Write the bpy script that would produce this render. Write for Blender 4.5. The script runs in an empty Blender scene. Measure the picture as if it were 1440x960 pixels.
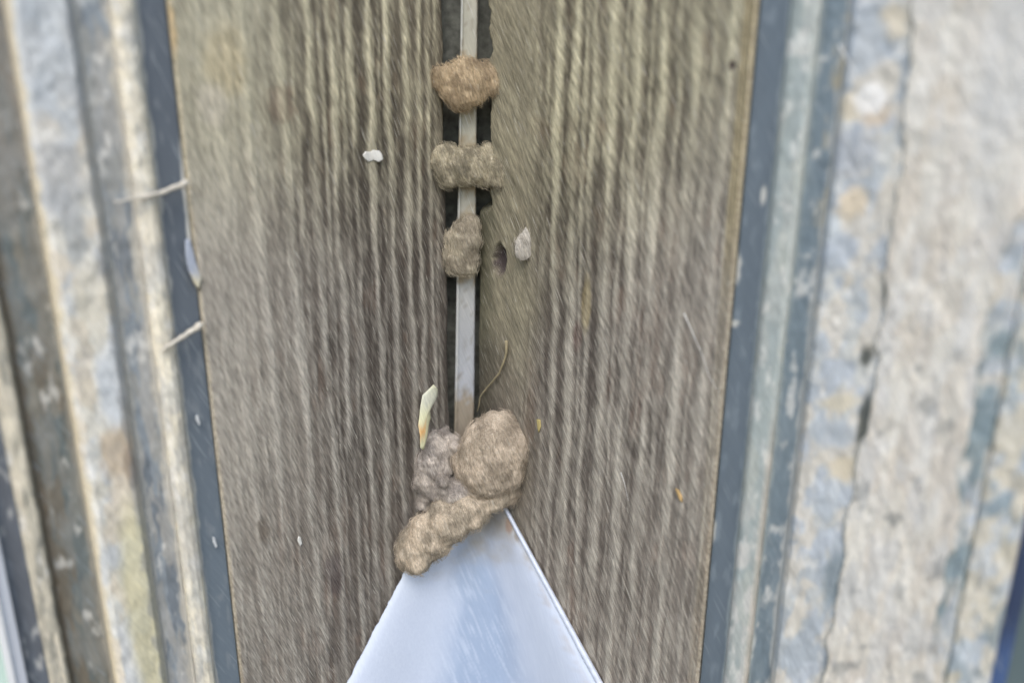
import bpy, math, random
import numpy as np
from mathutils import Vector, Matrix, noise as mnoise

# ------------------------------------------------------------------ camera, sky, sun, exposure
SC = bpy.context.scene
COL = SC.collection
F = 1100.0                                  # focal length in photo pixels (1440 wide)
PITCH = math.atan(F / 3737.0)               # how far the phone looks down
ROLL = math.radians(0.38)
CAM = np.array([0.0, 0.0, 1.5])
cam_d = bpy.data.cameras.new('camera')
cam = bpy.data.objects.new('camera', cam_d); COL.objects.link(cam); SC.camera = cam
RM = (Matrix.Rotation(math.radians(90) - PITCH, 3, 'X') @ Matrix.Rotation(ROLL, 3, 'Z'))
cam.matrix_world = Matrix.Translation(Vector(CAM)) @ RM.to_4x4()
cam_d.sensor_width = 36.0
cam_d.lens = F * 36.0 / 1440.0
cam_d.clip_start = 0.01; cam_d.clip_end = 500.0
cam_d.dof.use_dof = True
cam_d.dof.focus_distance = 0.345
cam_d.dof.aperture_fstop = 3.6

SUN_EL, SUN_AZ = 50.0, 182.0                # degrees, azimuth clockwise from +Y
w = bpy.data.worlds.new('World'); SC.world = w; w.use_nodes = True
nt = w.node_tree; bg = nt.nodes['Background']
sky = nt.nodes.new('ShaderNodeTexSky'); sky.sky_type = 'NISHITA'; sky.sun_disc = False
sky.sun_elevation = math.radians(SUN_EL); sky.sun_rotation = math.radians(SUN_AZ)
sky.air_density = 1.2; sky.dust_density = 2.0; sky.ozone_density = 1.0
nt.links.new(sky.outputs[0], bg.inputs[0]); bg.inputs[1].default_value = 0.15
sd = bpy.data.lights.new('sun', 'SUN'); sd.energy = 1.0; sd.angle = math.radians(25); sd.color = (1.0, 0.955, 0.925)
sun = bpy.data.objects.new('sun', sd); COL.objects.link(sun)
a_, e_ = math.radians(SUN_AZ), math.radians(SUN_EL)
sdir = Vector((math.sin(a_) * math.cos(e_), math.cos(a_) * math.cos(e_), math.sin(e_)))
sun.rotation_euler = sdir.to_track_quat('Z', 'Y').to_euler()
SC.view_settings.view_transform = 'Standard'; SC.view_settings.look = 'None'
SC.view_settings.gamma = 1.0; SC.view_settings.use_curve_mapping = False
SC.view_settings.exposure = 0.62
SC.cycles.use_denoising = True

# ------------------------------------------------------------------ geometry of the corner
R = np.array(RM)
def ray(x, y):                              # direction of the sight line through a photo pixel
    x = np.asarray(x, float); y = np.asarray(y, float)
    v = np.stack([(x - 720) / F, (480 - y) / F, -np.ones_like(x + y)], -1)
    return v @ R.T
def project(P):
    q = (P - CAM) @ R
    return 720 + F * q[..., 0] / -q[..., 2], 480 - F * q[..., 1] / -q[..., 2]
T0 = 0.375
P0 = (ray(658, 480) * T0)[:2]               # the vertical corner line in plan
c45 = math.sqrt(0.5)
NRM = {'L': np.array([c45, -c45]), 'R': np.array([-c45, -c45])}     # wall normals, toward the camera
def plan(side, s, off):                     # plan point of photo column s on the wall, off metres proud of it
    n = NRM[side]; r = ray(s, 480 + 0 * np.asarray(s, float))[..., :2]
    t = (P0 @ n + np.asarray(off)) / (r @ n)
    return r * t[..., None]
def on_wall(side, x, y, off=0.0):           # 3-D point where the sight line meets the wall
    n = NRM[side]; r = ray(x, y)
    t = (P0 @ n + off) / (r[..., :2] @ n)
    return CAM + r * np.asarray(t)[..., None]
def on_front(x, y, Y):                      # 3-D point on the vertical plane facing the camera at distance Y
    r = ray(x, y); return CAM + r * (Y / r[..., 1])[..., None]
YC = float(P0[1])

# ------------------------------------------------------------------ numpy noise
def vnoise(x, y, seed=0):
    xi = np.floor(x).astype(np.int64); yi = np.floor(y).astype(np.int64)
    fx = x - xi; fy = y - yi; fx = fx * fx * (3 - 2 * fx); fy = fy * fy * (3 - 2 * fy)
    def h(a, b):
        n = (a * 374761393 + b * 668265263 + seed * 144269504) & 0xffffffff
        n = ((n ^ (n >> 13)) * 1274126177) & 0xffffffff
        n = n ^ (n >> 16)
        return (n & 0xffff) / 65535.0
    return ((h(xi, yi) * (1 - fx) + h(xi + 1, yi) * fx) * (1 - fy) + (h(xi, yi + 1) * (1 - fx) + h(xi + 1, yi + 1) * fx) * fy)
def fbm(x, y, seed=0, o=4):
    v = 0; a = 0.5; t = 0
    for k in range(o):
        v = v + a * vnoise(x * 2 ** k + 17.3 * k, y * 2 ** k + 5.1 * k, seed + k); t += a; a *= 0.5
    return v / t
def ss(a, b, x): 
    t = np.clip((x - a) / (b - a), 0, 1); return t * t * (3 - 2 * t)
def lin(c):
    c = np.array(c, float) / 255.0
    return np.where(c < 0.04045, c / 12.92, ((c + 0.055) / 1.055) ** 2.4)
def mixc(a, b, t): return a + (b - a) * t[..., None]
def blob(x, y, cx, cy, rx, ry, rough=0.35, seed=3, soft=0.35):
    n = fbm(x / max(rx, ry) * 2.2, y / max(rx, ry) * 2.2, seed) - 0.5
    d = np.sqrt(((x - cx) / rx) ** 2 + ((y - cy) / ry) ** 2) + n * 2 * rough
    return 1 - ss(1 - soft, 1 + soft, d)

# ------------------------------------------------------------------ object helpers
def tag(o, label=None, cat=None, group=None, kind=None):
    if label: o['label'] = label
    if cat: o['category'] = cat
    if group: o['group'] = group
    if kind: o['kind'] = kind
    return o
def empty(name, loc, label, cat, group=None):
    o = bpy.data.objects.new(name, None); COL.objects.link(o); o.location = Vector(loc); o.empty_display_size = 0.01
    return tag(o, label, cat, group)
def link(name, me, mat, parent=None, smooth=True):
    me.materials.append(mat)
    if smooth: me.polygons.foreach_set('use_smooth', [True] * len(me.polygons))
    o = bpy.data.objects.new(name, me); COL.objects.link(o)
    if parent:
        bpy.context.view_layer.update()
        o.parent = parent; o.matrix_parent_inverse = Matrix.Translation(-parent.location)
    return o
def set_col(me, C):
    a = me.color_attributes.new('Col', 'FLOAT_COLOR', 'POINT')
    a.data.foreach_set('color', np.concatenate([C, np.ones((len(C), 1))], 1).astype(np.float32).ravel())
def grid_mesh(name, V, keep=None, back=None, C=None):
    """V (n,m,3) grid; back = vector that gives the sheet its thickness; keep = boolean per face"""
    n, m = V.shape[:2]; idx = np.arange(n * m).reshape(n, m)
    q = np.stack([idx[:-1, :-1], idx[1:, :-1], idx[1:, 1:], idx[:-1, 1:]], -1)
    if keep is not None: q = q[keep]
    q = q.reshape(-1, 4)
    verts = V.reshape(-1, 3); cols = None if C is None else C.reshape(-1, 3)
    if back is not None:
        N = n * m
        border = np.concatenate([idx[0, :], idx[1:, -1], idx[-1, -2::-1], idx[-2:0:-1, 0]])
        k = len(border)
        if keep is None:
            bv = verts[border] + np.asarray(back)
            verts = np.concatenate([verts, bv]); b2 = N + np.arange(k)
            nx = np.roll(np.arange(k), -1)
            q = np.concatenate([q, np.stack([border, b2, b2[nx], border[nx]], -1)])
            if cols is not None: cols = np.concatenate([cols, cols[border] * 0.9])
    me = bpy.data.meshes.new(name)
    me.vertices.add(len(verts)); me.vertices.foreach_set('co', verts.astype(np.float32).ravel())
    me.loops.add(q.size); me.loops.foreach_set('vertex_index', q.astype(np.int32).ravel())
    me.polygons.add(len(q)); me.polygons.foreach_set('loop_start', np.arange(0, q.size, 4, dtype=np.int32))
    me.update(calc_edges=True)
    if cols is not None: set_col(me, cols)
    return me
def zrange(X, y0, y1):                      # heights that cover photo rows y0..y1 on the vertical line X
    out = []
    for y in (y0, y1):
        lo, hi = -1.0, 1.0
        for _ in range(50):
            mid = (lo + hi) / 2
            _, yy = project(np.array([X[0], X[1], CAM[2] + mid]))
            if yy > y: lo = mid
            else: hi = mid
        out.append(CAM[2] + lo)
    return out
def sheet(name, side, prof, ns, nz, colf, mat, parent=None, hf=None, rows=(-260, 1240), thick=0.01, keepf=None):
    """vertical sheet on a wall: prof = [(photo column, mm proud)]; relief and colour are functions of the place on it"""
    s_ = np.array([p[0] for p in prof], float); o_ = np.array([p[1] for p in prof], float) / 1000
    d = np.concatenate([[0], np.cumsum(np.hypot(np.diff(s_), np.diff(o_) * 3000))])
    u = np.unique(np.concatenate([np.linspace(0, d[-1], ns), d]))
    s = np.interp(u, d, s_); off = np.interp(u, d, o_)
    pl = plan(side, s, off)
    far = pl[np.argmax(np.hypot(pl[:, 0], pl[:, 1]))]
    zt, zb = zrange(far, rows[0], rows[1])
    z = np.linspace(zb, zt, nz)
    V = np.zeros((len(s), nz, 3)); V[..., :2] = pl[:, None, :]; V[..., 2] = z[None, :]
    _, Y = project(V); S = np.repeat(s[:, None], nz, 1)
    n3 = np.array([*NRM[side], 0.0])
    if hf is not None: V = V + n3 * hf(S, Y)[..., None]
    C = colf(S, Y) if colf else None
    keep = None
    if keepf is not None:
        K = keepf(S, Y) > 0
        keep = K[:-1, :-1] & K[1:, :-1] & K[1:, 1:] & K[:-1, 1:]
    if side == 'L': V = V[::-1]; C = C[::-1] if C is not None else None; keep = keep[::-1] if keep is not None else None
    me = grid_mesh(name, V, keep, -n3 * thick, C)
    me.flip_normals() if side == 'R' and False else None
    return link(name, me, mat, parent)

# ------------------------------------------------------------------ materials
def mat_new(name):
    m = bpy.data.materials.new(name); m.use_nodes = True
    return m, m.node_tree.nodes, m.node_tree.links, m.node_tree.nodes['Principled BSDF']
def fibre_vec(N, L, direction, scale, stretch):
    tc = N.new('ShaderNodeTexCoord'); mp = N.new('ShaderNodeMapping'); mp.vector_type = 'TEXTURE'
    mp.inputs['Rotation'].default_value = Vector(direction).to_track_quat('Z', 'Y').to_euler()
    mp.inputs['Scale'].default_value = (1 / scale, 1 / scale, stretch / scale)
    L.new(tc.outputs['Object'], mp.inputs['Vector']); return mp
def ramp(N, L, src, p0, p1, c0=(0, 0, 0, 1), c1=(1, 1, 1, 1)):
    r = N.new('ShaderNodeValToRGB'); r.color_ramp.elements[0].position = p0; r.color_ramp.elements[1].position = p1
    r.color_ramp.elements[0].color = c0; r.color_ramp.elements[1].color = c1
    L.new(src, r.inputs[0]); return r
def weathered(name, direction, rough=0.9, amount=0.5, ticks=True, tickcol=(0.55, 0.53, 0.46), base=None, bump=0.0004, spec=0.2, scale=1500, stretch=14, metal=0.0):
    """fibrous weathered surface: colour from the 'Col' attribute (or base), short raised fibres lying along one direction"""
    m, N, L, P = mat_new(name)
    P.inputs['Roughness'].default_value = rough; P.inputs['Specular IOR Level'].default_value = spec
    P.inputs['Metallic'].default_value = metal
    if base is None:
        at = N.new('ShaderNodeAttribute'); at.attribute_name = 'Col'; src = at.outputs['Color']
    else:
        rgb = N.new('ShaderNodeRGB'); rgb.outputs[0].default_value = (*base, 1); src = rgb.outputs[0]
    v1 = fibre_vec(N, L, direction, scale, stretch)
    n1 = N.new('ShaderNodeTexNoise'); n1.inputs['Scale'].default_value = 1.0; n1.inputs['Detail'].default_value = 2.5
    n1.inputs['Roughness'].default_value = 0.6
    L.new(v1.outputs[0], n1.inputs['Vector'])
    lo, hi = 1 - amount, 1 + amount
    r1 = ramp(N, L, n1.outputs['Fac'], 0.3, 0.7, (lo, lo, lo, 1), (hi, hi * 0.99, hi * 0.97, 1))
    mx = N.new('ShaderNodeMix'); mx.data_type = 'RGBA'; mx.blend_type = 'MULTIPLY'; mx.inputs[0].default_value = 1
    L.new(src, mx.inputs[6]); L.new(r1.outputs[0], mx.inputs[7]); out = mx.outputs[2]
    if ticks:
        v2 = fibre_vec(N, L, direction, scale * 0.8, stretch * 1.6)
        n2 = N.new('ShaderNodeTexNoise'); n2.inputs['Scale'].default_value = 1.3; n2.inputs['Detail'].default_value = 0
        L.new(v2.outputs[0], n2.inputs['Vector'])
        r2 = ramp(N, L, n2.outputs['Fac'], 0.72, 0.80)
        mul = N.new('ShaderNodeMath'); mul.operation = 'MULTIPLY'; mul.inputs[1].default_value = 0.55
        L.new(r2.outputs[0], mul.inputs[0])
        m2 = N.new('ShaderNodeMix'); m2.data_type = 'RGBA'; m2.inputs[7].default_value = (*tickcol, 1)
        L.new(mul.outputs[0], m2.inputs[0]); L.new(out, m2.inputs[6]); out = m2.outputs[2]
    L.new(out, P.inputs['Base Color'])
    b = N.new('ShaderNodeBump'); b.inputs['Strength'].default_value = 0.8; b.inputs['Distance'].default_value = bump
    L.new(n1.outputs['Fac'], b.inputs['Height']); L.new(b.outputs[0], P.inputs['Normal'])
    return m
def lean(side, tilt, ns=1):                 # a direction lying in a wall, leaning from the vertical
    d = {'L': (c45, c45), 'R': (c45, -c45)}[side]; t = math.tan(math.radians(tilt)) / c45
    v = Vector((d[0] * t, d[1] * t, -1.0)); return v.normalized()
M_WOOD_L = weathered('rough wood left', lean('L', 15), amount=.40, scale=2100, stretch=13)
M_WOOD_R = weathered('rough wood right', lean('R', 22), amount=.40, scale=2100, stretch=13)
M_MET_L = weathered('grey metal left', lean('L', 18), rough=0.5, amount=0.06, tickcol=(.32, .36, .38), bump=0.0001, spec=0.4)
M_MET_R = weathered('grey metal right', lean('R', 26), rough=0.5, amount=0.06, tickcol=(.32, .36, .38), bump=0.0001, spec=0.4)
M_CRUST_L = weathered('dried dirt left', lean('L', 18), rough=0.95, amount=0.13, bump=0.0002, ticks=False)
M_CRUST_R = weathered('dried dirt right', lean('R', 26), rough=0.95, amount=0.13, bump=0.0002, ticks=False)
M_MUD = weathered('dried mud', Vector((0.36, 0.0, -1)), rough=1.0, amount=0.40, bump=0.00035, scale=1900, stretch=14, tickcol=(.6, .57, .5))
M_SILL = weathered('pale painted metal', Vector((0.38, -0.4, -1)), rough=0.38, amount=0.05, ticks=False, bump=0.00004, spec=0.5)
M_STRIP = weathered('strip metal', Vector((0.36, 0, -1)), rough=0.45, amount=0.08, tickcol=(.6, .6, .58), bump=0.0001, spec=0.5, metal=0.2)
def plain(name, col, rough=0.6, spec=0.4, coat=0.0, var=0.15):
    m, N, L, P = mat_new(name); P.inputs['Roughness'].default_value = rough; P.inputs['Specular IOR Level'].default_value = spec
    tc = N.new('ShaderNodeTexCoord'); n = N.new('ShaderNodeTexNoise'); n.inputs['Scale'].default_value = 250; n.inputs['Detail'].default_value = 4
    L.new(tc.outputs['Object'], n.inputs['Vector'])
    r = ramp(N, L, n.outputs['Fac'], 0.3, 0.7, tuple(c * (1 - var) for c in col) + (1,), tuple(min(1, c * (1 + var)) for c in col) + (1,))
    L.new(r.outputs[0], P.inputs['Base Color']); P.inputs['Coat Weight'].default_value = coat
    return m

# ------------------------------------------------------------------ the two boards
RIDGE_L = [(300, 10, .35), (318, 9, .4), (340, 11, .7), (360, 7, .35), (377, 9, .8), (400, 7, .4), (422, 8, .9), (441, 5, .45), (460, 6, .8),
           (474, 4, .5), (487, 5, .9), (501, 4, .4), (513, 5, .9), (535, 5, .95), (547, 3, .3), (558, 5, 1), (580, 5, 1), (597, 4.5, .95), (612, 3.5, .6), (620, 3, .4)]
RIDGE_R = [(742, 8, .35), (760, 6, .4), (777, 6, .75), (798, 7, .9), (812, 4, .5), (822, 5, .7), (847, 8, 1), (864, 4, .4), (880, 8, .95), (895, 4, .4), (909, 8, .9),
           (930, 6, .4), (953, 9, .8), (972, 5, .4), (993, 8, .6), (1008, 3, .5), (1015, 2.5, .4)]
def grain(S, Y, ridges, seed, wob):
    g = np.zeros_like(S)
    for k, (c, wd, a) in enumerate(ridges):
        cc = c + wob * (fbm(Y / 150.0 + c, 0 * Y + k * 3.7, seed + k, 3) - 0.5) * 2 + wob * 0.5 * (vnoise(Y / 45.0, 0 * Y + k * 9.1, seed + 50 + k) - 0.5)
        ww = wd * (0.65 + 0.7 * vnoise(Y / 70.0, 0 * Y + k * 5.3, seed + 90 + k))
        aa = a * (0.45 + 0.85 * vnoise(Y / 110.0, 0 * Y + k * 2.9, seed + 130 + k))
        g = np.maximum(g, aa * np.exp(-((S - cc) / ww) ** 2 * 1.3))
    return g
DARKW, MIDW, LIGHTW, OLIVE, PALE, RUST = lin((84, 79, 75)), lin((120, 114, 108)), lin((192, 187, 174)), lin((142, 138, 120)), lin((186, 182, 173)), lin((126, 106, 94))
def streak(S, Y, sc, tilt, seed):           # short leaning fibres, in photo pixel units on the board
    u = S + Y * -tilt
    return fbm(u / sc, Y / (sc * 7) , seed, 3)
def wood_fields(side, S, Y):
    if side == 'L':
        g = grain(S, Y, RIDGE_L, 11, 5)
        fade = 1 - 0.55 * ss(560, 760, Y)           # grain worn flat low on the board
        outer = 1 - ss(330, 470, S + (Y - 480) * 0.02 + 60 * (fbm(S / 90, Y / 120, 5) - .5)) 
        outer = outer * (1 - 0.5 * ss(600, 900, Y))
        outer = np.clip(outer * (1 + .8 * (1 - ss(100, 400, Y))), 0, 1.3)
        olive = (1 - ss(120, 420, Y)) * 0.75
        tilt = 0.36
    else:
        g = grain(S, Y, RIDGE_R, 211, 6)
        fade = (1 - 0.5 * ss(560, 760, Y)) * (0.25 + 0.75 * ss(735, 790, S))
        outer = ss(900, 1000, S + 40 * (fbm(S / 90, Y / 120, 25) - .5)) * 0.5 * (1 - 0.5 * ss(500, 900, Y))
        olive = (1 - ss(250, 620, Y + (S - 700) * .8)) * 0.9
        tilt = 0.45
    st = streak(S, Y, 2.6, tilt, 31); st2 = streak(S, Y, 9.0, tilt * .8, 77)
    v1 = fbm((S + Y * .02) / 6.0, Y / 60.0, 141, 3); v2 = fbm((S + Y * .02) / 2.6, Y / 34.0, 151, 3)
    g = np.clip(g * (.25 + .75 * fade) * 1.05 + (v1 - .5) * (.55 + .35 * (1 - fade)) + (v2 - .5) * .5 + (st - .5) * .45 + 0.06, 0, 1.2)
    return g, fade, outer, olive, st, st2
def wood_color(side):
    def f(S, Y):
        g, fade, outer, olive, st, st2 = wood_fields(side, S, Y)
        big = fbm(S / 60, Y / 160, 41)
        dark = mixc(np.broadcast_to(DARKW, S.shape + (3,)), MIDW, np.clip(big * 1.2 - .2 + (1 - fade) * 0.5, 0, 1))
        rust = ss(.60, .75, fbm(S / 22, Y / 60, 61)) * .3
        dark = mixc(dark, RUST, rust)
        light = mixc(np.broadcast_to(LIGHTW, S.shape + (3,)), lin((166, 164, 160)), ss(150, 500, Y) * (0.7 if side == 'L' else 0.45))
        c = mixc(dark, light, np.clip(g * 1.05, 0, 1))
        c = mixc(c, PALE, np.clip(outer * (0.35 + 0.7 * fbm(S / 30, Y / 80, 71)), 0, 1) * 0.75)
        tint = lin((166, 162, 142)) / lin((165, 160, 152)); c = c * (1 + (tint - 1) * olive[..., None])
        if side == 'R':
            smooth = (1 - ss(725, 775, S + 30 * (fbm(S / 40, Y / 70, 91) - .5))) * (1 - .75 * ss(430, 600, Y))
            c = mixc(c, OLIVE * (0.72 + 0.6 * st2[..., None]), smooth * 0.85)
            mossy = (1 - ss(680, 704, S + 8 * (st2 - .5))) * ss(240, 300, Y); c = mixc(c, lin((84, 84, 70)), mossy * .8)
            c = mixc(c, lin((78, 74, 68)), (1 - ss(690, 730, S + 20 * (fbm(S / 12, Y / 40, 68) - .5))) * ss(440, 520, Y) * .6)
            edge = ss(1004, 1010, S + 3 * (fbm(S, Y / 80, 3) - .5)) * (1 - .8 * ss(260, 480, Y))
            lines = 0.5 + 0.5 * np.sin(S * 1.3)
            c = mixc(c, mixc(np.broadcast_to(lin((122, 114, 90)), S.shape + (3,)), lin((172, 162, 134)), lines), edge * .9)
            c = mixc(c, lin((70, 62, 66)), blob(S, Y, 702, 366, 9, 22, .2, 7) * .9)          # knot hole
            c = mixc(c, lin((66, 56, 56)), blob(S, Y, 998, 92, 3, 8, .1, 8))
            c = mixc(c, lin((178, 162, 112)), blob(S, Y, 823, 428, 6, 40, .2, 9) * .4)
            c = mixc(c, lin((112, 72, 70)), blob(S, Y, 812, 472, 6, 22, .2, 10) * .3)
            c = mixc(c, lin((190, 182, 164)), ss(1018.5, 1021, S) * .35)
        else:
            c = mixc(c, lin((206, 190, 150)), blob(S, Y, 352, 85, 26, 48, .3, 13) * .35)
            c = mixc(c, lin((204, 198, 184)), blob(S, Y, 330, 150, 20, 30, .3, 14) * .5)
            c = mixc(c, lin((194, 170, 128)), blob(S, Y, 288, 40, 7, 36, .3, 15) * .8)
            c = mixc(c, lin((120, 88, 74)), blob(S, Y, 420, 145, 18, 26, .4, 16) * .25)
            c = mixc(c, lin((90, 80, 70)), blob(S, Y, 345, 745, 9, 16, .4, 17) * .6)
            c = mixc(c, lin((80, 72, 76)), blob(S, Y, 450, 805, 14, 30, .4, 18) * .5)
            c = mixc(c, lin((192, 182, 158)), ss(293, 288.5, S) * .5)
        if side == 'L': c = c * (1 - .24 * ss(370, 520, S + 50 * (fbm(S / 50, Y / 90, 95) - .5)) * ss(60, 240, Y) * (1 - .4 * ss(600, 800, Y)))[..., None]  # inner half darker: grey weathering plus corner occlusion put into the colour
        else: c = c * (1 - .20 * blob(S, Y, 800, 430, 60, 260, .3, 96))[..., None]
        ht = 0.84 + 0.42 * st
        return np.clip(c * ht[..., None] * np.array([.985, .965, .93]), 0.01, 0.9)
    return f
def wood_height(side):
    def f(S, Y):
        g, fade, outer, olive, st, st2 = wood_fields(side, S, Y)
        h = 0.0005 * g + 0.0004 * (fbm(S / 40, Y / 90, 44) - .5) + 0.00025 * (st - .5)
        lo, hi = (288, 635) if side == 'L' else (669, 1023)
        e = np.minimum(ss(lo - .01, lo + 4, S), 1 - ss(hi - 4, hi + .01, S)); h = h - 0.0012 * (1 - e)
        wob = 5 * (fbm(Y / 60, 0 * Y, 8) - .5)
        inn = np.clip((S + wob - hi + 9) / 9, 0, 1.1) if side == 'L' else np.clip((lo + 8 - S - wob) / 8, 0, 1.1); h = h - .0026 * inn ** 2
        if side == 'R':                             # ragged notch where the edge has rotted away beside the strip
            ed = 688 + 9 * (fbm(Y / 22, 0 * Y, 64) - .5)
            n_ = (1 - ss(ed, ed + 2.5, S)) * np.maximum((1 - ss(268, 300, Y + 14 * (fbm(S / 4, Y * 0, 65) - .5))), 0)
            n_ = n_ * (1 - .8 * blob(S, Y, 684, 240, 12, 26, .3, 66)) * (1 - .8 * blob(S, Y, 684, 112, 12, 20, .3, 67))
            h = h - .016 * n_
        if side == 'R': h = h - 0.004 * blob(S, Y, 702, 366, 8, 20, .2, 7)
        wig = 0.0
        return h
    return f
def board(name, side, s0, s1, label):
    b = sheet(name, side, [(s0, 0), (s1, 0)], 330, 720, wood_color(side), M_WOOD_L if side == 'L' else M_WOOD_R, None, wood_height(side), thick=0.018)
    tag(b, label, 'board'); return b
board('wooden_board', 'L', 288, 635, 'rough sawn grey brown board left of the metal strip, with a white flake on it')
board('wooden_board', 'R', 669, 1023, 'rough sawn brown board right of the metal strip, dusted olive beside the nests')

# dark post behind the gap between the boards
pm = plain('dark timber', tuple(lin((104, 106, 100))), 0.95, 0.1, var=.4)
def box_mesh(name, pts8):
    me = bpy.data.meshes.new(name)
    me.from_pydata([tuple(p) for p in pts8], [], [(0, 1, 2, 3), (7, 6, 5, 4), (0, 4, 5, 1), (1, 5, 6, 2), (2, 6, 7, 3), (3, 7, 4, 0)])
    return me
zt, zb = zrange(P0, -300, 1300)
def prism(name, x0, x1, y0, y1, z0, z1):
    return box_mesh(name, [(x0, y0, z0), (x1, y0, z0), (x1, y0, z1), (x0, y0, z1), (x0, y1, z0), (x1, y1, z0), (x1, y1, z1), (x0, y1, z1)])
x0 = P0[0]
post = link('corner_post', prism('corner_post', x0 - .03, x0 + .03, YC + .006, YC + .04, zb, zt), pm, smooth=False)
tag(post, 'dark shaded timber post seen through the gap beside the metal strip', 'post')

# ------------------------------------------------------------------ metal strip down the corner
YS = YC - 0.009
def strip():
    rows = np.linspace(-260, 640, 160)
    cx = np.interp(rows, [0, 500, 640], [659.5, 653.5, 651.5]); wd = np.interp(rows, [0, 500, 640], [12, 13.5, 14])
    us = np.array([-1, -1, -.93, -.72, -.68, -.4, 0, .4, .7, .9, 1, 1.0]); dep = np.array([.006, .0012, 0.0003, 0, 0.0004, .0004, 0.0004, .0004, .0003, 0.0002, .0008, .006])
    n = len(us); V = np.zeros((n, len(rows), 3)); C = np.zeros((n, len(rows), 3))
    for i, u in enumerate(us):
        V[i] = on_front(cx + wd * u, rows, YS); V[i, :, 1] += dep[i]
    U = np.repeat(us[:, None], len(rows), 1); Yv = np.repeat(rows[None, :], n, 0)
    base = mixc(np.broadcast_to(lin((168, 166, 152)), C.shape), lin((176, 182, 192)), ss(200, 620, Yv))
    base = mixc(base, lin((205, 208, 205)), ((U < -.7) & (U > -1.1)) * .6)
    base = base * (0.86 + .28 * fbm(U * 1.5, Yv / 40, 5))[..., None]
    for cy_, ry_ in ((118, 52), (232, 48), (345, 62), (600, 60)):
        base = mixc(base, lin((148, 134, 108)), ss(1.0, .55, np.abs(Yv - cy_) / ry_ + .9 * (fbm(U * 2, Yv / 9, 71) - .5)) * .8)
    base = mixc(base, lin((120, 112, 98)), ss(.62, .8, fbm(U * 3 + 5, Yv / 12, 72)) * .5)
    me = grid_mesh('metal_strip', V[::-1], None, (0, .002, 0), base[::-1])
    o = link('metal_strip', me, M_STRIP, smooth=False)
    tag(o, 'narrow pale grey metal strip running down the corner between the two boards', 'strip')
strip()

# ------------------------------------------------------------------ sill plate below the corner
A0 = on_wall('L', 663, 622, .0008) if False else CAM + ray(663, 622) * (YS + .004) / ray(663, 622)[1]
LB = on_wall('L', 487, 960, .0015); RB = on_wall('R', 848, 960, .0015)
def sill_pt(u, v):                          # u -1..1 across, v 0..1 from the corner outwards
    v = v * 1.45
    l = A0 + (LB - A0) * v[..., None]; r = A0 + (RB - A0) * v[..., None]
    p = l + (r - l) * ((u + 1) / 2)[..., None]
    nn = np.cross(RB - A0, LB - A0); nn /= np.linalg.norm(nn)
    if nn[1] > 0: nn = -nn
    dish = (1 - ss(.18, 1.0, np.abs(u + .04))) * 0.034 * v + .0006 * (fbm(u * 3, v * 5, 19) - .5)
    return p - nn * dish[..., None], nn
uu, vv = np.meshgrid(np.linspace(-1, 1, 160), np.linspace(0.0, 1, 240), indexing='ij')
V, NN = sill_pt(uu, vv)
print('sill normal', NN)
jag = (fbm(vv * 60, 0 * vv, 3) - .5) * ss(-.93, -1, uu)
V[..., 0] += jag * 0.0012
PX, PY = project(V)
C = np.broadcast_to(lin((199, 210, 228)), V.shape).copy()
C = mixc(C, lin((140, 160, 188)), ss(.5, .12, np.abs(uu + .02 + .22 * (fbm(uu * 3, vv * 6, 4) - .5))) * ss(.12, .42, vv) * .85)  # shade of the fold put into the colour: middle facet darker than the sides
st = fbm((PX - PY * .42) / 2.4, PY / 26, 12, 3)
C = mixc(C, lin((212, 222, 236)), ss(-.90, -.96, uu + .03 * (fbm(vv * 40, 0 * vv, 2) - .5)) * .7)
C = mixc(C, lin((205, 216, 232)), ss(.50, .80, st) * .38 * ss(.1, .4, vv))
C = mixc(C, lin((165, 150, 132)), ss(.8, .97, uu + .25 * (fbm(uu * 8, vv * 40, 6) - .5)) * ss(.92, .88, uu) * .35)
C = mixc(C, lin((160, 150, 130)), np.clip(ss(.42, .16, vv + .26 * (fbm(uu * 3, vv * 20, 8) - .5)), 0, 1) * .75)
C = mixc(C, lin((150, 118, 98)), blob(PX, PY, 716, 738, 5, 12, .2, 5) * .6)
C = mixc(C, lin((140, 128, 112)), blob(PX, PY, 728, 752, 5, 9, .2, 6) * .6)
sill = empty('window_sill', A0, 'pale bluish white metal sill plate wedged below the mud nests', 'sill')
sill['kind'] = 'thing'
link('sill_plate', grid_mesh('sill_plate', V, None, -NN * -.001 * -1, C), M_SILL, sill)
# raised lip along the right board
def lip():
    t = np.linspace(0.27, 1.42, 140); base = A0 + (RB - A0) * t[:, None]
    inn = (LB - RB) / np.linalg.norm(LB - RB)
    secs = [(.0032, .0004), (.0028, .0020), (.0012, .0026), (0.0002, .0022), (-.0002, .0)]
    Vv = np.stack([base + inn * a * (0.5 + .5 * np.minimum(t, 1))[:, None] + NN * b for a, b in secs], 0)
    Vv += NN * ((fbm(t * 25, 0 * t, 4) - .5) * .0008)[None, :, None]
    Cc = np.broadcast_to(lin((205, 214, 230)), Vv.shape) * (.85 + .3 * fbm(np.repeat(t[None] * 50, 5, 0), 0 * Vv[..., 0], 9))[..., None]
    link('raised_lip', grid_mesh('raised_lip', Vv, None, None, Cc), M_SILL, sill)
lip()

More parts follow.
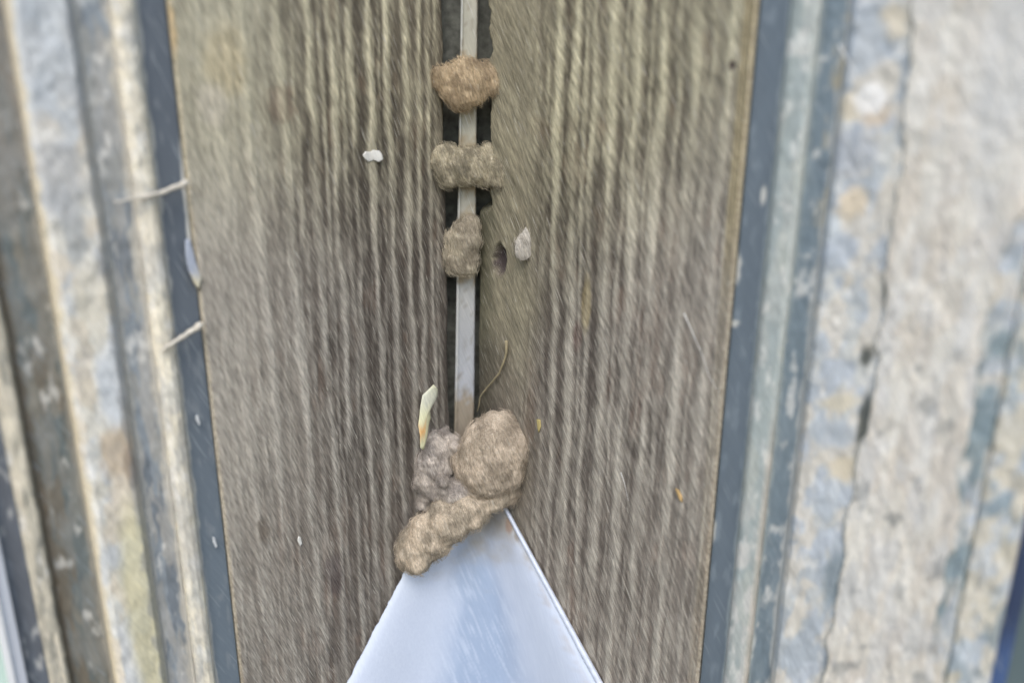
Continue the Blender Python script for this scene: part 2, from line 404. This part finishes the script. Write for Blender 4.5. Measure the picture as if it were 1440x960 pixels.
# ------------------------------------------------------------------ window frames on both wings
def patches(base, items, seed):
    def f(S, Y):
        c = np.broadcast_to(lin(base), S.shape + (3,)).copy()
        c = c * (0.85 + .3 * fbm(S / 25, Y / 60, seed))[..., None]
        for k, (col, cx, cy, rx, ry, a) in enumerate(items):
            c = mixc(c, lin(col), blob(S, Y, cx, cy, rx, ry, .4, seed + k * 3) * a)
        return c
    return f
def crust_tone(c, S, Y, cols, seed, amt=.8, sc=(26, 50)):
    wx = 14 * (fbm(S / 20, Y / 26, seed + 400, 3) - .5); wy = 22 * (fbm(S / 20, Y / 26, seed + 410, 3) - .5)
    for k, col in enumerate(cols):
        c = mixc(c, lin(col), ss(.47, .60, fbm((S + wx) / sc[0], (Y + wy) / sc[1], seed + 7 * k, 5)) * amt)
    f = fbm((S - Y * .3) / 5, Y / 16, seed + 500, 3); c = c * (0.84 + .32 * f)[..., None]
    c = mixc(c, lin((240, 238, 230)), ss(.60, .80, fbm(S / 16, Y / 24, seed + 510, 4)) * .5)
    return np.clip(c * 1.05, 0, .92)
def spill(c, S, Y, edge, dirn, wid, col, seed, a=.8):      # dirt crept over an edge onto the next strip
    d = (S - edge) * dirn; n = fbm(S / 12, Y / 22, seed, 4)
    return mixc(c, lin(col), (1 - ss(wid * (n - .25) * 1.6, wid * (n + .15) * 1.6, d)) * a)

# left window
wl = empty('metal_window', on_wall('L', 200, 480), 'dirty grey metal window frame at the left with cobweb strands and a white edge trim', 'window frame')
wl['kind'] = 'thing'
def c_rail_L(S, Y):
    c = np.broadcast_to(lin((98, 106, 115)), S.shape + (3,)).copy()
    c = mixc(c, lin((120, 134, 145)), ss(300, 900, Y) * .7)
    c = c * (0.93 + .14 * fbm(S / 12, Y / 30, 3))[..., None]
    c = mixc(c, lin((222, 222, 214)), blob(S, Y, 284, 300, 3.5, 90, .5, 21) * .8)
    c = spill(c, S, Y, 246, 1, 5, (190, 190, 182), 601, .7)
    c = mixc(c, lin((150, 156, 160)), ss(.64, .80, fbm(S / 9, Y / 24, 603, 3)) * .35)
    return c
sheet('frame_rail', 'L', [(246, -2.2), (287.2, -2.2)], 40, 300, c_rail_L, M_MET_L, wl)
def c_bead_L(S, Y):
    c = np.broadcast_to(lin((226, 219, 200)), S.shape + (3,)).copy()
    c = crust_tone(c, S, Y, [(205, 205, 196), (236, 228, 205), (190, 188, 180)], 13, .6, (18, 40))
    c = mixc(c, lin((140, 148, 152)), ss(.45, .7, fbm(S / 9, Y / 30, 18)) * ss(600, 900, Y) * .3)
    return c
rough_h = lambda a, sc, seed: (lambda S, Y: a * (fbm(S / sc, Y / sc, seed) - .5))
sheet('glazing_bead', 'L', [(246, -2.0), (243, .6), (236, 1.6), (226, 1.6), (218, .6), (214, -1.2)], 60, 420, c_bead_L, M_CRUST_L, wl, rough_h(.0012, 16, 4))
def c_track_L(S, Y):
    c = np.broadcast_to(lin((146, 154, 160)), S.shape + (3,)).copy()
    c = crust_tone(c, S, Y, [(160, 158, 150), (112, 120, 128), (176, 174, 168)], 23, .7, (14, 60))
    c = spill(c, S, Y, 214, -1, 12, (196, 192, 180), 611); c = spill(c, S, Y, 168, 1, 10, (178, 178, 172), 612)
    return c
sheet('inner_track', 'L', [(214, -1.5), (210, -2.6), (172, -2.6), (168, -1)], 60, 360, c_track_L, M_MET_L, wl, rough_h(.0008, 14, 8))
def c_wide_L(S, Y):
    c = np.broadcast_to(lin((206, 208, 206)), S.shape + (3,)).copy()
    c = crust_tone(c, S, Y, [(216, 214, 202), (194, 198, 198), (228, 222, 204), (214, 202, 180)], 33, .6, (28, 46))
    c = mixc(c, lin((196, 202, 206)), (1 - ss(120, 200, Y)) * .8)
    for (cx, cy, rx, ry, col) in [(150, 540, 22, 60, (214, 220, 224)), (146, 640, 30, 40, (204, 186, 160)), (150, 700, 26, 30, (222, 210, 190)), (158, 870, 36, 170, (212, 206, 170)), (140, 420, 30, 40, (220, 214, 196)), (128, 330, 16, 40, (168, 172, 172)), (120, 250, 35, 60, (188, 190, 190)),
                                 (108, 190, 30, 10, (226, 224, 216)), (158, 655, 10, 30, (160, 145, 128))]:
        c = mixc(c, lin(col), blob(S, Y, cx, cy, rx, ry, .3, cx) * .8)
    c = mixc(c, lin((150, 140, 122)), ss(92, 84, S) * .6)
    c = spill(c, S, Y, 168, -1, 14, (150, 152, 152), 631, .6); c = spill(c, S, Y, 84, 1, 10, (224, 212, 182), 632, .7)
    return c
sheet('wide_rail', 'L', [(168, -1.0), (160, 1.4), (100, 2.0), (86, .6), (82, -2.0)], 110, 420, c_wide_L, M_CRUST_L, wl, rough_h(.0016, 26, 14))
def c_dark_L(S, Y):
    c = np.broadcast_to(lin((112, 120, 120)), S.shape + (3,)).copy()
    c = crust_tone(c, S, Y, [(142, 136, 122), (98, 108, 108), (122, 112, 96), (136, 136, 130)], 43, .75, (16, 70))
    c = spill(c, S, Y, 82, -1, 8, (160, 156, 144), 621); c = spill(c, S, Y, 14, 1, 12, (120, 106, 86), 622, .6)
    c = mixc(c, lin((150, 146, 140)), (1 - ss(200, 380, Y)) * .5)
    c = mixc(c, lin((100, 92, 78)), ss(24, 14, S) * .6)
    return c
sheet('outer_track', 'L', [(82, -2.0), (78, -4.0), (16, -4.0), (12, -2)], 80, 360, c_dark_L, M_MET_L, wl, rough_h(.0012, 26, 16))
def c_ridge2_L(S, Y):
    c = np.broadcast_to(lin((196, 190, 172)), S.shape + (3,)).copy()
    return crust_tone(c, S, Y, [(150, 148, 138), (214, 206, 186)], 53, .7, (12, 40))
sheet('thin_bead', 'L', [(12, -3.0), (6, -.8), (-10, -.6), (-22, -2.5)], 40, 420, c_ridge2_L, M_CRUST_L, wl, lambda S, Y: .002 * (fbm(S / 14, Y / 30, 24) - .5))
def c_sash_L(S, Y):
    c = np.broadcast_to(lin((112, 118, 126)), S.shape + (3,)).copy()
    return crust_tone(c, S, Y, [(124, 128, 134), (98, 102, 108)], 641, .6, (20, 50))
sheet('sash', 'L', [(-18, -3), (-57, -3)], 30, 300, c_sash_L, M_MET_L, wl)
sheet('white_trim', 'L', [(-57, -3.2), (-58, 0), (-76, 0), (-77, 1.2), (-88, 1.2), (-89, -3)], 40, 60, lambda S, Y: mixc(np.broadcast_to(lin((205, 210, 218)), S.shape + (3,)), lin((245, 246, 246)), ss(-74, -78, S)), M_SILL, wl)
def glass(name, col, rough):
    m, N, L, P = mat_new(name); P.inputs['Base Color'].default_value = (*lin(col), 1); P.inputs['Roughness'].default_value = rough
    P.inputs['Specular IOR Level'].default_value = .8; P.inputs['Coat Weight'].default_value = .6; return m
sheet('glass_pane', 'L', [(-89, -3.2), (-260, -3.2)], 4, 4, None, glass('pale green glass', (190, 214, 204), .1), wl, thick=.004)

# right window
wr = empty('metal_window', on_wall('R', 1200, 480), 'dirty grey metal window frame at the right caked in pale dried dirt', 'window frame')
wr['kind'] = 'thing'
def c_rail_R(S, Y):
    c = np.broadcast_to(lin((108, 120, 130)), S.shape + (3,)).copy()
    c = c * (0.92 + .16 * fbm(S / 12, Y / 30, 3))[..., None]
    c = mixc(c, lin((148, 160, 168)), ss(.60, .78, fbm(S / 11, Y / 26, 653, 3)) * .35)
    c = spill(c, S, Y, 1064, -1, 4, (156, 166, 168), 651, .7)
    for cx, cy, rx, ry in [(1026, 375, 7, 22), (1030, 455, 8, 4), (1022, 745, 9, 18), (1054, 275, 4, 12)]:
        c = mixc(c, lin((214, 214, 206)), blob(S, Y, cx, cy, rx, ry, .3, cx) * .8)
    return c
sheet('frame_rail', 'R', [(1023.8, -2.2), (1064, -2.2)], 50, 340, c_rail_R, M_MET_R, wr)
def c_bead_R(S, Y):
    c = np.broadcast_to(lin((176, 182, 178)), S.shape + (3,)).copy()
    c = crust_tone(c, S, Y, [(180, 186, 178), (158, 170, 170)], 63, .6, (16, 60))
    c = mixc(c, lin((206, 206, 200)), ss(.45, .65, fbm(S / 14, Y / 30, 66)) * ss(640, 800, Y) * .9)
    c = mixc(c, lin((170, 160, 146)), ss(1090, 1100, S) * ss(500, 700, Y) * .6)
    return c
sheet('glazing_bead', 'R', [(1064, -2.0), (1067, .2), (1072, .9), (1094, .9), (1100, .2), (1104, -1.6)], 60, 420, c_bead_R, M_CRUST_R, wr, rough_h(.0006, 16, 4))
def c_track_R(S, Y):
    c = np.broadcast_to(lin((120, 134, 142)), S.shape + (3,)).copy()
    c = crust_tone(c, S, Y, [(136, 148, 154), (108, 122, 132)], 73, .5, (14, 60))
    c = spill(c, S, Y, 1104, 1, 6, (150, 160, 160), 661, .6); c = spill(c, S, Y, 1140, -1, 8, (188, 190, 186), 662, .8)
    return mixc(c, lin((186, 176, 150)), ss(.60, .7, fbm(S / 12, Y / 24, 79)) * ss(1118, 1135, S) * (1 - ss(100, 500, Y)) * .8)
sheet('inner_track', 'R', [(1104, -1.8), (1108, -2.6), (1138, -2.6), (1142, -1)], 50, 360, c_track_R, M_MET_R, wr, rough_h(.0006, 14, 8))
def c_wide_R(S, Y):
    c = np.broadcast_to(lin((190, 197, 203)), S.shape + (3,)).copy()
    c = crust_tone(c, S, Y, [(206, 206, 198), (174, 182, 187), (214, 207, 192)], 83, .75, (26, 40))
    for (cx, cy, rx, ry, col) in [(1195, 150, 22, 18, (232, 222, 200)), (1232, 160, 20, 20, (216, 200, 178)), (1255, 30, 20, 26, (222, 212, 190)), (1200, 215, 34, 36, (184, 190, 196)), (1210, 60, 34, 44, (188, 196, 202)),
                                  (1200, 285, 20, 22, (224, 208, 180)), (1180, 350, 26, 26, (176, 186, 196)), (1165, 320, 16, 20, (214, 222, 226)), (1180, 565, 30, 12, (222, 214, 192)), (1175, 610, 34, 20, (186, 194, 200)), (1190, 660, 24, 18, (220, 208, 182)),
                                  (1165, 700, 22, 26, (200, 208, 214)), (1180, 815, 26, 40, (140, 154, 162)), (1185, 870, 16, 8, (214, 200, 176)), (1175, 940, 24, 20, (150, 158, 164)), (1200, 150, 18, 22, (226, 216, 194)), (1224, 140, 20, 22, (255, 254, 250))]:
        s = 695 + (cx - 695) * 3737 / (4217 - cy)
        c = mixc(c, lin(col), blob(S, Y, s, cy, rx, ry, .3, cx) * .85)
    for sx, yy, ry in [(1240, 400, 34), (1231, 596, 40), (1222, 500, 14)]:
        c = mixc(c, lin((84, 88, 82)), blob(S, Y, sx, yy, 9, ry, .3, yy) * .9)  # shadowed gaps along the crust edge, their shade put into the colour
    return c
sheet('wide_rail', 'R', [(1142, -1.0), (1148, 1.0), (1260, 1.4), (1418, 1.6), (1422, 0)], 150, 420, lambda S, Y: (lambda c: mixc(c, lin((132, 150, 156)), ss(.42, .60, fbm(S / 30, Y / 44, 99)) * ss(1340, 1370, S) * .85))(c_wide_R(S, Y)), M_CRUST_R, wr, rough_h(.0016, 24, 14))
def edge_l(Y): return np.interp(Y, [0, 200, 400, 590, 750, 900], [1209, 1225, 1229, 1232, 1219, 1219]) + 9 * (fbm(Y / 30, 0 * Y, 301) - .5) * 2
def edge_r(Y): return 1392 + 22 * (fbm(Y / 60, 0 * Y, 311) - .5) * 2 + 40 * (1 - ss(250, 360, Y))
def k_crust(S, Y):
    k = (S > edge_l(Y)) & (S < np.minimum(edge_r(Y), 1419))
    return k & (fbm(S / 14, Y / 18, 321) < .84 + .2 * ss(0, 30, S - edge_l(Y)) * ss(0, 30, edge_r(Y) - S))
def c_crust_R(S, Y):
    c = np.broadcast_to(lin((210, 203, 190)), S.shape + (3,)).copy()
    c = crust_tone(c, S, Y, [(222, 222, 216), (202, 196, 186), (224, 220, 208), (204, 205, 203)], 93, .5, (26, 60))
    c = mixc(c, lin((110, 116, 118)), ss(.60, .78, fbm(S / 26, Y / 26, 108, 5)) * .5 * ss(350, 500, Y))
    c = mixc(c, lin((226, 218, 196)), ss(14, 2, S - edge_l(Y)) * .5)
    c = mixc(c, lin((216, 216, 212)), (1 - ss(100, 300, Y)) * ss(1280, 1340, S) * .6)
    return c
cr = sheet('dirt_crust', 'R', [(1190, 3.0), (1419, 3.2)], 220, 640, c_crust_R, M_CRUST_R, wr,
      lambda S, Y: .0014 * (fbm(S / 30, Y / 44, 17) - .5) + .0004 * (fbm(S / 7, Y / 12, 18) - .5) - .0022 * (1 - ss(0, 8, S - edge_l(Y))), keepf=k_crust, thick=.002)
tag(cr, kind='stuff')
def c_outer_R(S, Y):
    c = np.broadcast_to(lin((170, 180, 184)), S.shape + (3,)).copy()
    c = crust_tone(c, S, Y, [(206, 198, 176), (140, 154, 160), (196, 202, 206), (214, 206, 186)], 113, .8, (26, 34))
    return c
sheet('outer_rail', 'R', [(1422, 0), (1426, 1.6), (1490, 1.6), (1494, 0)], 80, 360, c_outer_R, M_CRUST_R, wr, rough_h(.002, 24, 15))
sheet('gasket', 'R', [(1494, -.4), (1496, -1.6), (1514, -2.0), (1520, -3.4)], 30, 60, lambda S, Y: mixc(np.broadcast_to(lin((60, 72, 98)), S.shape + (3,)), lin((78, 100, 140)), ss(860, 940, Y)), M_MET_R, wr)  # brighter blue towards the bottom is a reflection put into the colour
sheet('glass_pane', 'R', [(1520, -3.4), (1720, -3.4)], 4, 4, None, glass('grey green glass', (96, 110, 112), .15), wr, thick=.004)

# ------------------------------------------------------------------ mud nests
def ico(sub):
    import bmesh
    bm = bmesh.new(); bmesh.ops.create_icosphere(bm, subdivisions=sub, radius=1.0)
    v = np.array([x.co[:] for x in bm.verts]); f = [[x.index for x in q.verts] for q in bm.faces]; bm.free(); return v, f
ICO = ico(5)
PXM = YC / F / math.cos(PITCH)              # metres per photo pixel at the corner
def mud(name, lumps, label, cat='mud nest', group=None, seed=0, rough=1.0, tones=None, parent=None, voxel=0.0006, fib=900):
    """fused lumps: each (x, y, rx, ry, turn, depth radius px, metres in front of the corner line) -> one continuous surface"""
    vs, fs = [], []
    for (x, y, rx, ry, turn, rz, fr) in lumps:
        v, f = ICO; c, s_ = math.cos(math.radians(turn)), math.sin(math.radians(turn))
        q = v * np.array([rx, ry, rz]); q = np.stack([q[:, 0] * c - q[:, 1] * s_, q[:, 0] * s_ + q[:, 1] * c, q[:, 2]], 1)
        o = on_front(np.array(float(x)), np.array(float(y)), YC - fr)
        cr_, cu, cb = R[:, 0], R[:, 1], R[:, 2]
        b = len(np.concatenate(vs)) if vs else 0
        vs.append(o + (q[:, :1] * cr_ + q[:, 1:2] * cu + q[:, 2:] * cb) * PXM)
        fs += [[i + b for i in t] for t in f]
    me = bpy.data.meshes.new(name); me.from_pydata(np.concatenate(vs).tolist(), [], fs)
    tmp = bpy.data.objects.new('tmp', me); COL.objects.link(tmp)
    md = tmp.modifiers.new('r', 'REMESH'); md.mode = 'VOXEL'; md.voxel_size = voxel
    sm = tmp.modifiers.new('s', 'SMOOTH'); sm.iterations = 4; sm.factor = .5
    dg = bpy.context.evaluated_depsgraph_get(); me2 = bpy.data.meshes.new_from_object(tmp.evaluated_get(dg))
    bpy.data.objects.remove(tmp); me2.name = name
    n = len(me2.vertices); co = np.zeros(n * 3); me2.vertices.foreach_get('co', co); co = co.reshape(-1, 3)
    no = np.zeros(n * 3); me2.vertices.foreach_get('normal', no); no = no.reshape(-1, 3)
    k = np.zeros(n); tone = np.zeros(n)
    for i, p in enumerate(co):
        v = Vector(p)
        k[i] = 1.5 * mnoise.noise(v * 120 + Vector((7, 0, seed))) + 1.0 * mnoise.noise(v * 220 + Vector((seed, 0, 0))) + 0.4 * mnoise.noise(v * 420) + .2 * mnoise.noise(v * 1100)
        tone[i] = mnoise.noise(v * 130 + Vector((0, seed, 3))) + .5 * mnoise.noise(v * 500)
    co = co + no * (k * 0.00062 * rough)[:, None]
    me2.vertices.foreach_set('co', co.astype(np.float32).ravel()); me2.update()
    a, b2 = tones or ((150, 130, 104), (184, 160, 130))
    a = tuple((v_ * .82 + sum(a) * .06) + 7 for v_ in a); b2 = tuple((v_ * .82 + sum(b2) * .06) + 7 for v_ in b2)
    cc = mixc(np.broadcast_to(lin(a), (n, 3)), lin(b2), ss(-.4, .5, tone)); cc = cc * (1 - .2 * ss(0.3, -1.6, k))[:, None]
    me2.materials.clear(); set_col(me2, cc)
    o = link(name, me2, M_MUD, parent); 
    if parent is None: tag(o, label, cat, group)
    if fib:
        rs = np.random.RandomState(seed + 5); front = np.where(no @ R[:, 2] > 0.05)[0]; pick = rs.choice(front, fib)
        VV, FF, CC = [], [], []
        dd = R @ np.array([.36, -.93, 0.0])
        for i in pick:
            ln = rs.uniform(.0016, .006); rad = rs.uniform(.00005, .00012)
            d = dd + rs.normal(0, .16, 3) - no[i] * (dd @ no[i]) * .8; d /= np.linalg.norm(d)
            a_ = np.cross(d, no[i]); a_ /= np.linalg.norm(a_) + 1e-9
            lift = rs.uniform(.0002, .0012); tn = rs.uniform(.8, 1.5)
            for t_ in (0, .33, .66, 1):
                c0 = co[i] + d * ln * (t_ - .5) + no[i] * (lift * (1 - (2 * t_ - 1) ** 2) + .0001)
                rr = rad * (1.05 - abs(2 * t_ - 1))
                for an in (0, 2.1, 4.2): VV.append(c0 + (a_ * math.cos(an) + no[i] * math.sin(an)) * rr); CC.append(cc[i] * tn)
            b0 = len(VV) - 12
            FF += [(b0 + q * 3 + k_, b0 + q * 3 + (k_ + 1) % 3, b0 + q * 3 + 3 + (k_ + 1) % 3, b0 + q * 3 + 3 + k_) for q in range(3) for k_ in range(3)]
        mf = bpy.data.meshes.new('surface_fibres'); mf.from_pydata([tuple(v) for v in VV], [], FF); set_col(mf, np.array(CC))
        h_ = link('surface_fibres', mf, M_FIB, o); h_['kind'] = 'stuff'
    return o
M_FIB = weathered('fibres', Vector((0.36, 0.0, -1)), rough=.9, amount=.1, ticks=False)
G3 = 'small mud nests bridging the metal strip'
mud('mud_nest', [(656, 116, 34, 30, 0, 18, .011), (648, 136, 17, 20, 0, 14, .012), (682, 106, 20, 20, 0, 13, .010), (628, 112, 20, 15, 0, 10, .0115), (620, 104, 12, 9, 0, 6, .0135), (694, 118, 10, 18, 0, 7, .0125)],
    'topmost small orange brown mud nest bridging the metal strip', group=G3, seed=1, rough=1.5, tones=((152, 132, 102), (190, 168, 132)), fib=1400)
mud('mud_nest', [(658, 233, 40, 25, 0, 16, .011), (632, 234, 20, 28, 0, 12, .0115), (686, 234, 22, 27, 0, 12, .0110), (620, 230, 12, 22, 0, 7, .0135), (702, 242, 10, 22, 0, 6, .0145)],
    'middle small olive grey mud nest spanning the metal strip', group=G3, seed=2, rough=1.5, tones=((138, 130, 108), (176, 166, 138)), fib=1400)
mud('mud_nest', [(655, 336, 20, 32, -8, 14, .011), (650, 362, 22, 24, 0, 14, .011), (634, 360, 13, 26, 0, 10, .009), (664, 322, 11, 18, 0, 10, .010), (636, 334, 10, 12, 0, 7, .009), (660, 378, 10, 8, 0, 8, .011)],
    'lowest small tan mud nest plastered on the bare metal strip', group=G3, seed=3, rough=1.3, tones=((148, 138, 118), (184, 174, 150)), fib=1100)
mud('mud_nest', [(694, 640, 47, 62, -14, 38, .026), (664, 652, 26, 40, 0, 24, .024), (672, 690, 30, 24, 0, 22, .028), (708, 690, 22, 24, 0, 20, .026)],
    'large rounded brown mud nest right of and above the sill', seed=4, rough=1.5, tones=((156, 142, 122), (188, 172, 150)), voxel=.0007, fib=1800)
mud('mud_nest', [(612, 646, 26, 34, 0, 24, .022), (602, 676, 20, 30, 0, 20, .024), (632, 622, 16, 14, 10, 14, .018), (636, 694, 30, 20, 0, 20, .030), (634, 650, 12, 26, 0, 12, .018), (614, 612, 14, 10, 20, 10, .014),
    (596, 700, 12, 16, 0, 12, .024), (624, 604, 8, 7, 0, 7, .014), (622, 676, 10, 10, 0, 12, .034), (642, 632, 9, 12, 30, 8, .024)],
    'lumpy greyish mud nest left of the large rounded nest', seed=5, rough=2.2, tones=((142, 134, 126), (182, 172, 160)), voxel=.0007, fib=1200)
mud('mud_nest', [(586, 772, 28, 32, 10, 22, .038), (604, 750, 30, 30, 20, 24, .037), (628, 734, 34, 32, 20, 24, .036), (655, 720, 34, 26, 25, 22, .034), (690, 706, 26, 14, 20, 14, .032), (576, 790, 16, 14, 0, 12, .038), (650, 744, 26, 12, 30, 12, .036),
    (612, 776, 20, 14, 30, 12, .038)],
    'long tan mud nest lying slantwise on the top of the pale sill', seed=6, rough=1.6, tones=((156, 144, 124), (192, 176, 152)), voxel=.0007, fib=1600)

# ------------------------------------------------------------------ small debris
def flake(name, side, pts, lift, col, label, cat, thick=.0004, group=None, seed=1, rough=.6, bend=.0006, cols=None):
    """little curled flake: outline in photo pixels on a wall, given real thickness and curl"""
    p = np.array(pts, float); c = p.mean(0); rings = [0.0, .5, .85, 1.0]
    n3 = np.array([*NRM[side], 0.0]); N_ = len(p); V = []
    for r in rings:
        q = c + (p - c) * r
        base = on_wall(side, q[:, 0], q[:, 1], lift)
        V.append(base + n3 * (bend * (r ** 2) * np.sin(np.arange(N_) / N_ * 12.56 + seed))[:, None])
    top = np.concatenate(V); bot = top - n3 * thick; n = len(top)
    fs = []
    for k in range(len(rings) - 1):
        for i in range(N_):
            j = (i + 1) % N_; a, b_, c_, d = k * N_ + i, k * N_ + j, (k + 1) * N_ + j, (k + 1) * N_ + i
            fs.append((a, d, c_, b_)); fs.append((a + n, b_ + n, c_ + n, d + n))
    e = (len(rings) - 1) * N_
    for i in range(N_):
        j = (i + 1) % N_; fs.append((e + i, e + i + n, e + j + n, e + j))
    me = bpy.data.meshes.new(name); me.from_pydata(np.concatenate([top, bot]).tolist(), [], fs)
    q = np.concatenate([c + (p - c) * r for r in rings] * 2)
    cc = np.broadcast_to(lin(col), (len(q), 3)).copy()
    if cols: 
        for (cx, cy, r, co) in cols: cc = mixc(cc, lin(co), ss(r, r * .3, np.hypot(q[:, 0] - cx, q[:, 1] - cy)))
    set_col(me, cc)
    return tag(link(name, me, M_FLAKE), label, cat, group)
M_FLAKE = weathered('flaky matter', Vector((.3, 0, -1)), rough=.7, amount=.12, ticks=False, bump=.0001)
flake('paint_flake', 'L', [(510, 218), (514, 213), (521, 214), (526, 211), (534, 212), (537, 217), (539, 224), (533, 228), (526, 225), (519, 228), (514, 224)], .0012, (228, 228, 222),
      'small white flake stuck to the left board', 'flake', bend=.0003)
flake('leaf_scrap', 'L', [(608, 540), (613, 546), (614, 556), (610, 568), (607, 578), (608, 588), (604, 600), (600, 616), (594, 632), (589, 628), (590, 612), (589, 598), (592, 588), (594, 572), (596, 556), (602, 548)], .013, (214, 214, 178),
      'long pale yellow scrap standing above the grey mud nest', 'scrap', bend=.0012, cols=[(591, 606, 12, (226, 178, 116)), (604, 560, 26, (206, 208, 192))])
o_ = on_wall('R', np.array(740.), np.array(341.), .0)
mud('silk_patch', [(738, 346, 13, 19, -12, 4, YC - o_[1] + .0012), (747, 331, 12, 17, -20, 4, YC - o_[1] + .0004)], 'whitish oval silky patch stuck on the right board near the lowest small nest', 'silk patch', seed=8,
    rough=.3, tones=((160, 154, 142), (180, 174, 162)), voxel=.0004, fib=120)
flake('seed_husk', 'R', [(950, 686), (954, 689), (958, 698), (960, 706), (955, 702), (951, 694)], .001, (196, 166, 116), 'tiny orange yellow husk on the right board low near its outer edge', 'husk', bend=.0003)
flake('seed_husk', 'R', [(755, 589), (759, 590), (760, 600), (758, 608), (755, 602)], .001, (184, 170, 116), 'tiny yellow husk on the right board beside the large rounded nest', 'husk', bend=.0003)
flake('paint_flake', 'L', [(420, 753), (423, 755), (425, 764), (422, 767), (419, 760)], .001, (222, 222, 216), 'tiny white chip low in the middle of the left board', 'flake', bend=.0003)
def thread(name, pts3, rad, mat, label, cat, group=None, parent=None, taper=True, wig=0.0):
    p = np.array(pts3); t = np.linspace(0, 1, len(p)); tt = np.linspace(0, 1, 40)
    # smooth through the points
    q = np.stack([np.interp(tt, t, p[:, k]) for k in range(3)], 1)
    for _ in range(6): q[1:-1] = (q[:-2] + 2 * q[1:-1] + q[2:]) / 4
    if wig: q += np.stack([(fbm(tt * 9, 0 * tt, 5 + k) - .5) * wig for k in range(3)], 1)
    ring = 6; V = []
    for i in range(len(q)):
        d = q[min(i + 1, len(q) - 1)] - q[max(i - 1, 0)]; d /= np.linalg.norm(d)
        a = np.cross(d, [0, 1, .1]); a /= np.linalg.norm(a); b = np.cross(d, a)
        r = rad * (1 - .7 * tt[i] if taper else 1) * (0.8 + .4 * vnoise(np.array(tt[i] * 12), np.array(0.), 5))
        for k in range(ring):
            an = k / ring * 2 * math.pi; V.append(q[i] + (a * math.cos(an) + b * math.sin(an)) * r)
    fs = [(i * ring + k, i * ring + (k + 1) % ring, (i + 1) * ring + (k + 1) % ring, (i + 1) * ring + k) for i in range(len(q) - 1) for k in range(ring)]
    fs += [tuple(range(ring))[::-1], tuple((len(q) - 1) * ring + k for k in range(ring))]
    me = bpy.data.meshes.new(name); me.from_pydata([tuple(v) for v in V], [], fs)
    o = link(name, me, mat, parent)
    if parent is None: tag(o, label, cat, group)
    return o
M_HAIR = plain('pale hair', (.75, .74, .70), .4)
M_TWIG = plain('dry root', tuple(lin((150, 140, 112))), .9)
M_WEB = plain('dusty web', tuple(lin((206, 200, 186))), .95)
def wl_pts(side, pp, off): return [on_wall(side, np.array(float(x)), np.array(float(y)), off) for x, y in pp]
thread('animal_hair', wl_pts('R', [(962, 440), (975, 470), (988, 500), (998, 530), (1012, 552)], .0016), .00018, M_HAIR, 'fine white hair on the right board near its outer edge', 'hair')
thread('animal_hair', wl_pts('R', [(873, 664), (878, 678), (882, 696), (884, 704)], .0016), .00014, M_HAIR, 'short fine white hair low in the middle of the right board', 'hair')
thread('grass_blade', wl_pts('R', [(1180, 64), (1192, 86), (1206, 110)], .004), .0003, M_HAIR, 'short straight whitish straw on the right window frame above the white dropping', 'straw')
thread('dry_rootlet', wl_pts('R', [(712, 480), (710, 506), (700, 528), (684, 545), (675, 558), (671, 580)], .002), .00065, M_TWIG, 'thin curved dry rootlet on the right board above the large rounded nest', 'rootlet', wig=.001)
thread('cobweb_strand', wl_pts('L', [(262, 257), (244, 264), (225, 272), (195, 278), (160, 284)], .003), .0011, M_WEB, 'dusty cobweb strand crossing the left frame, upper of two', 'cobweb', group='cobweb strands on the left frame', wig=.001)
thread('cobweb_strand', wl_pts('L', [(282, 456), (262, 470), (240, 484), (225, 494)], .003), .0012, M_WEB, 'dusty cobweb strand crossing the left frame, lower of two', 'cobweb', group='cobweb strands on the left frame', wig=.001)
flake('bird_dropping', 'L', [(262, 338), (266, 336), (270, 346), (276, 370), (284, 392), (280, 408), (274, 398), (266, 380), (262, 360)], .0006, (172, 180, 194), 'pale dropping smeared down the left frame between the two cobweb strands', 'dropping', bend=.0001, cols=[(280, 398, 16, (218, 210, 180))], thick=.0012)
flake('paint_flake', 'L', [(276, 583), (279, 584), (282, 596), (280, 598), (276, 590)], .0002, (208, 212, 214), 'tiny white chip on the left slate rail below the lower cobweb strand', 'flake', bend=.0002)
flake('paint_flake', 'L', [(299, 754), (302, 755), (306, 768), (303, 770), (300, 762)], .0002, (208, 212, 214), 'tiny white chip low on the left slate rail near its lower end', 'flake', bend=.0002)
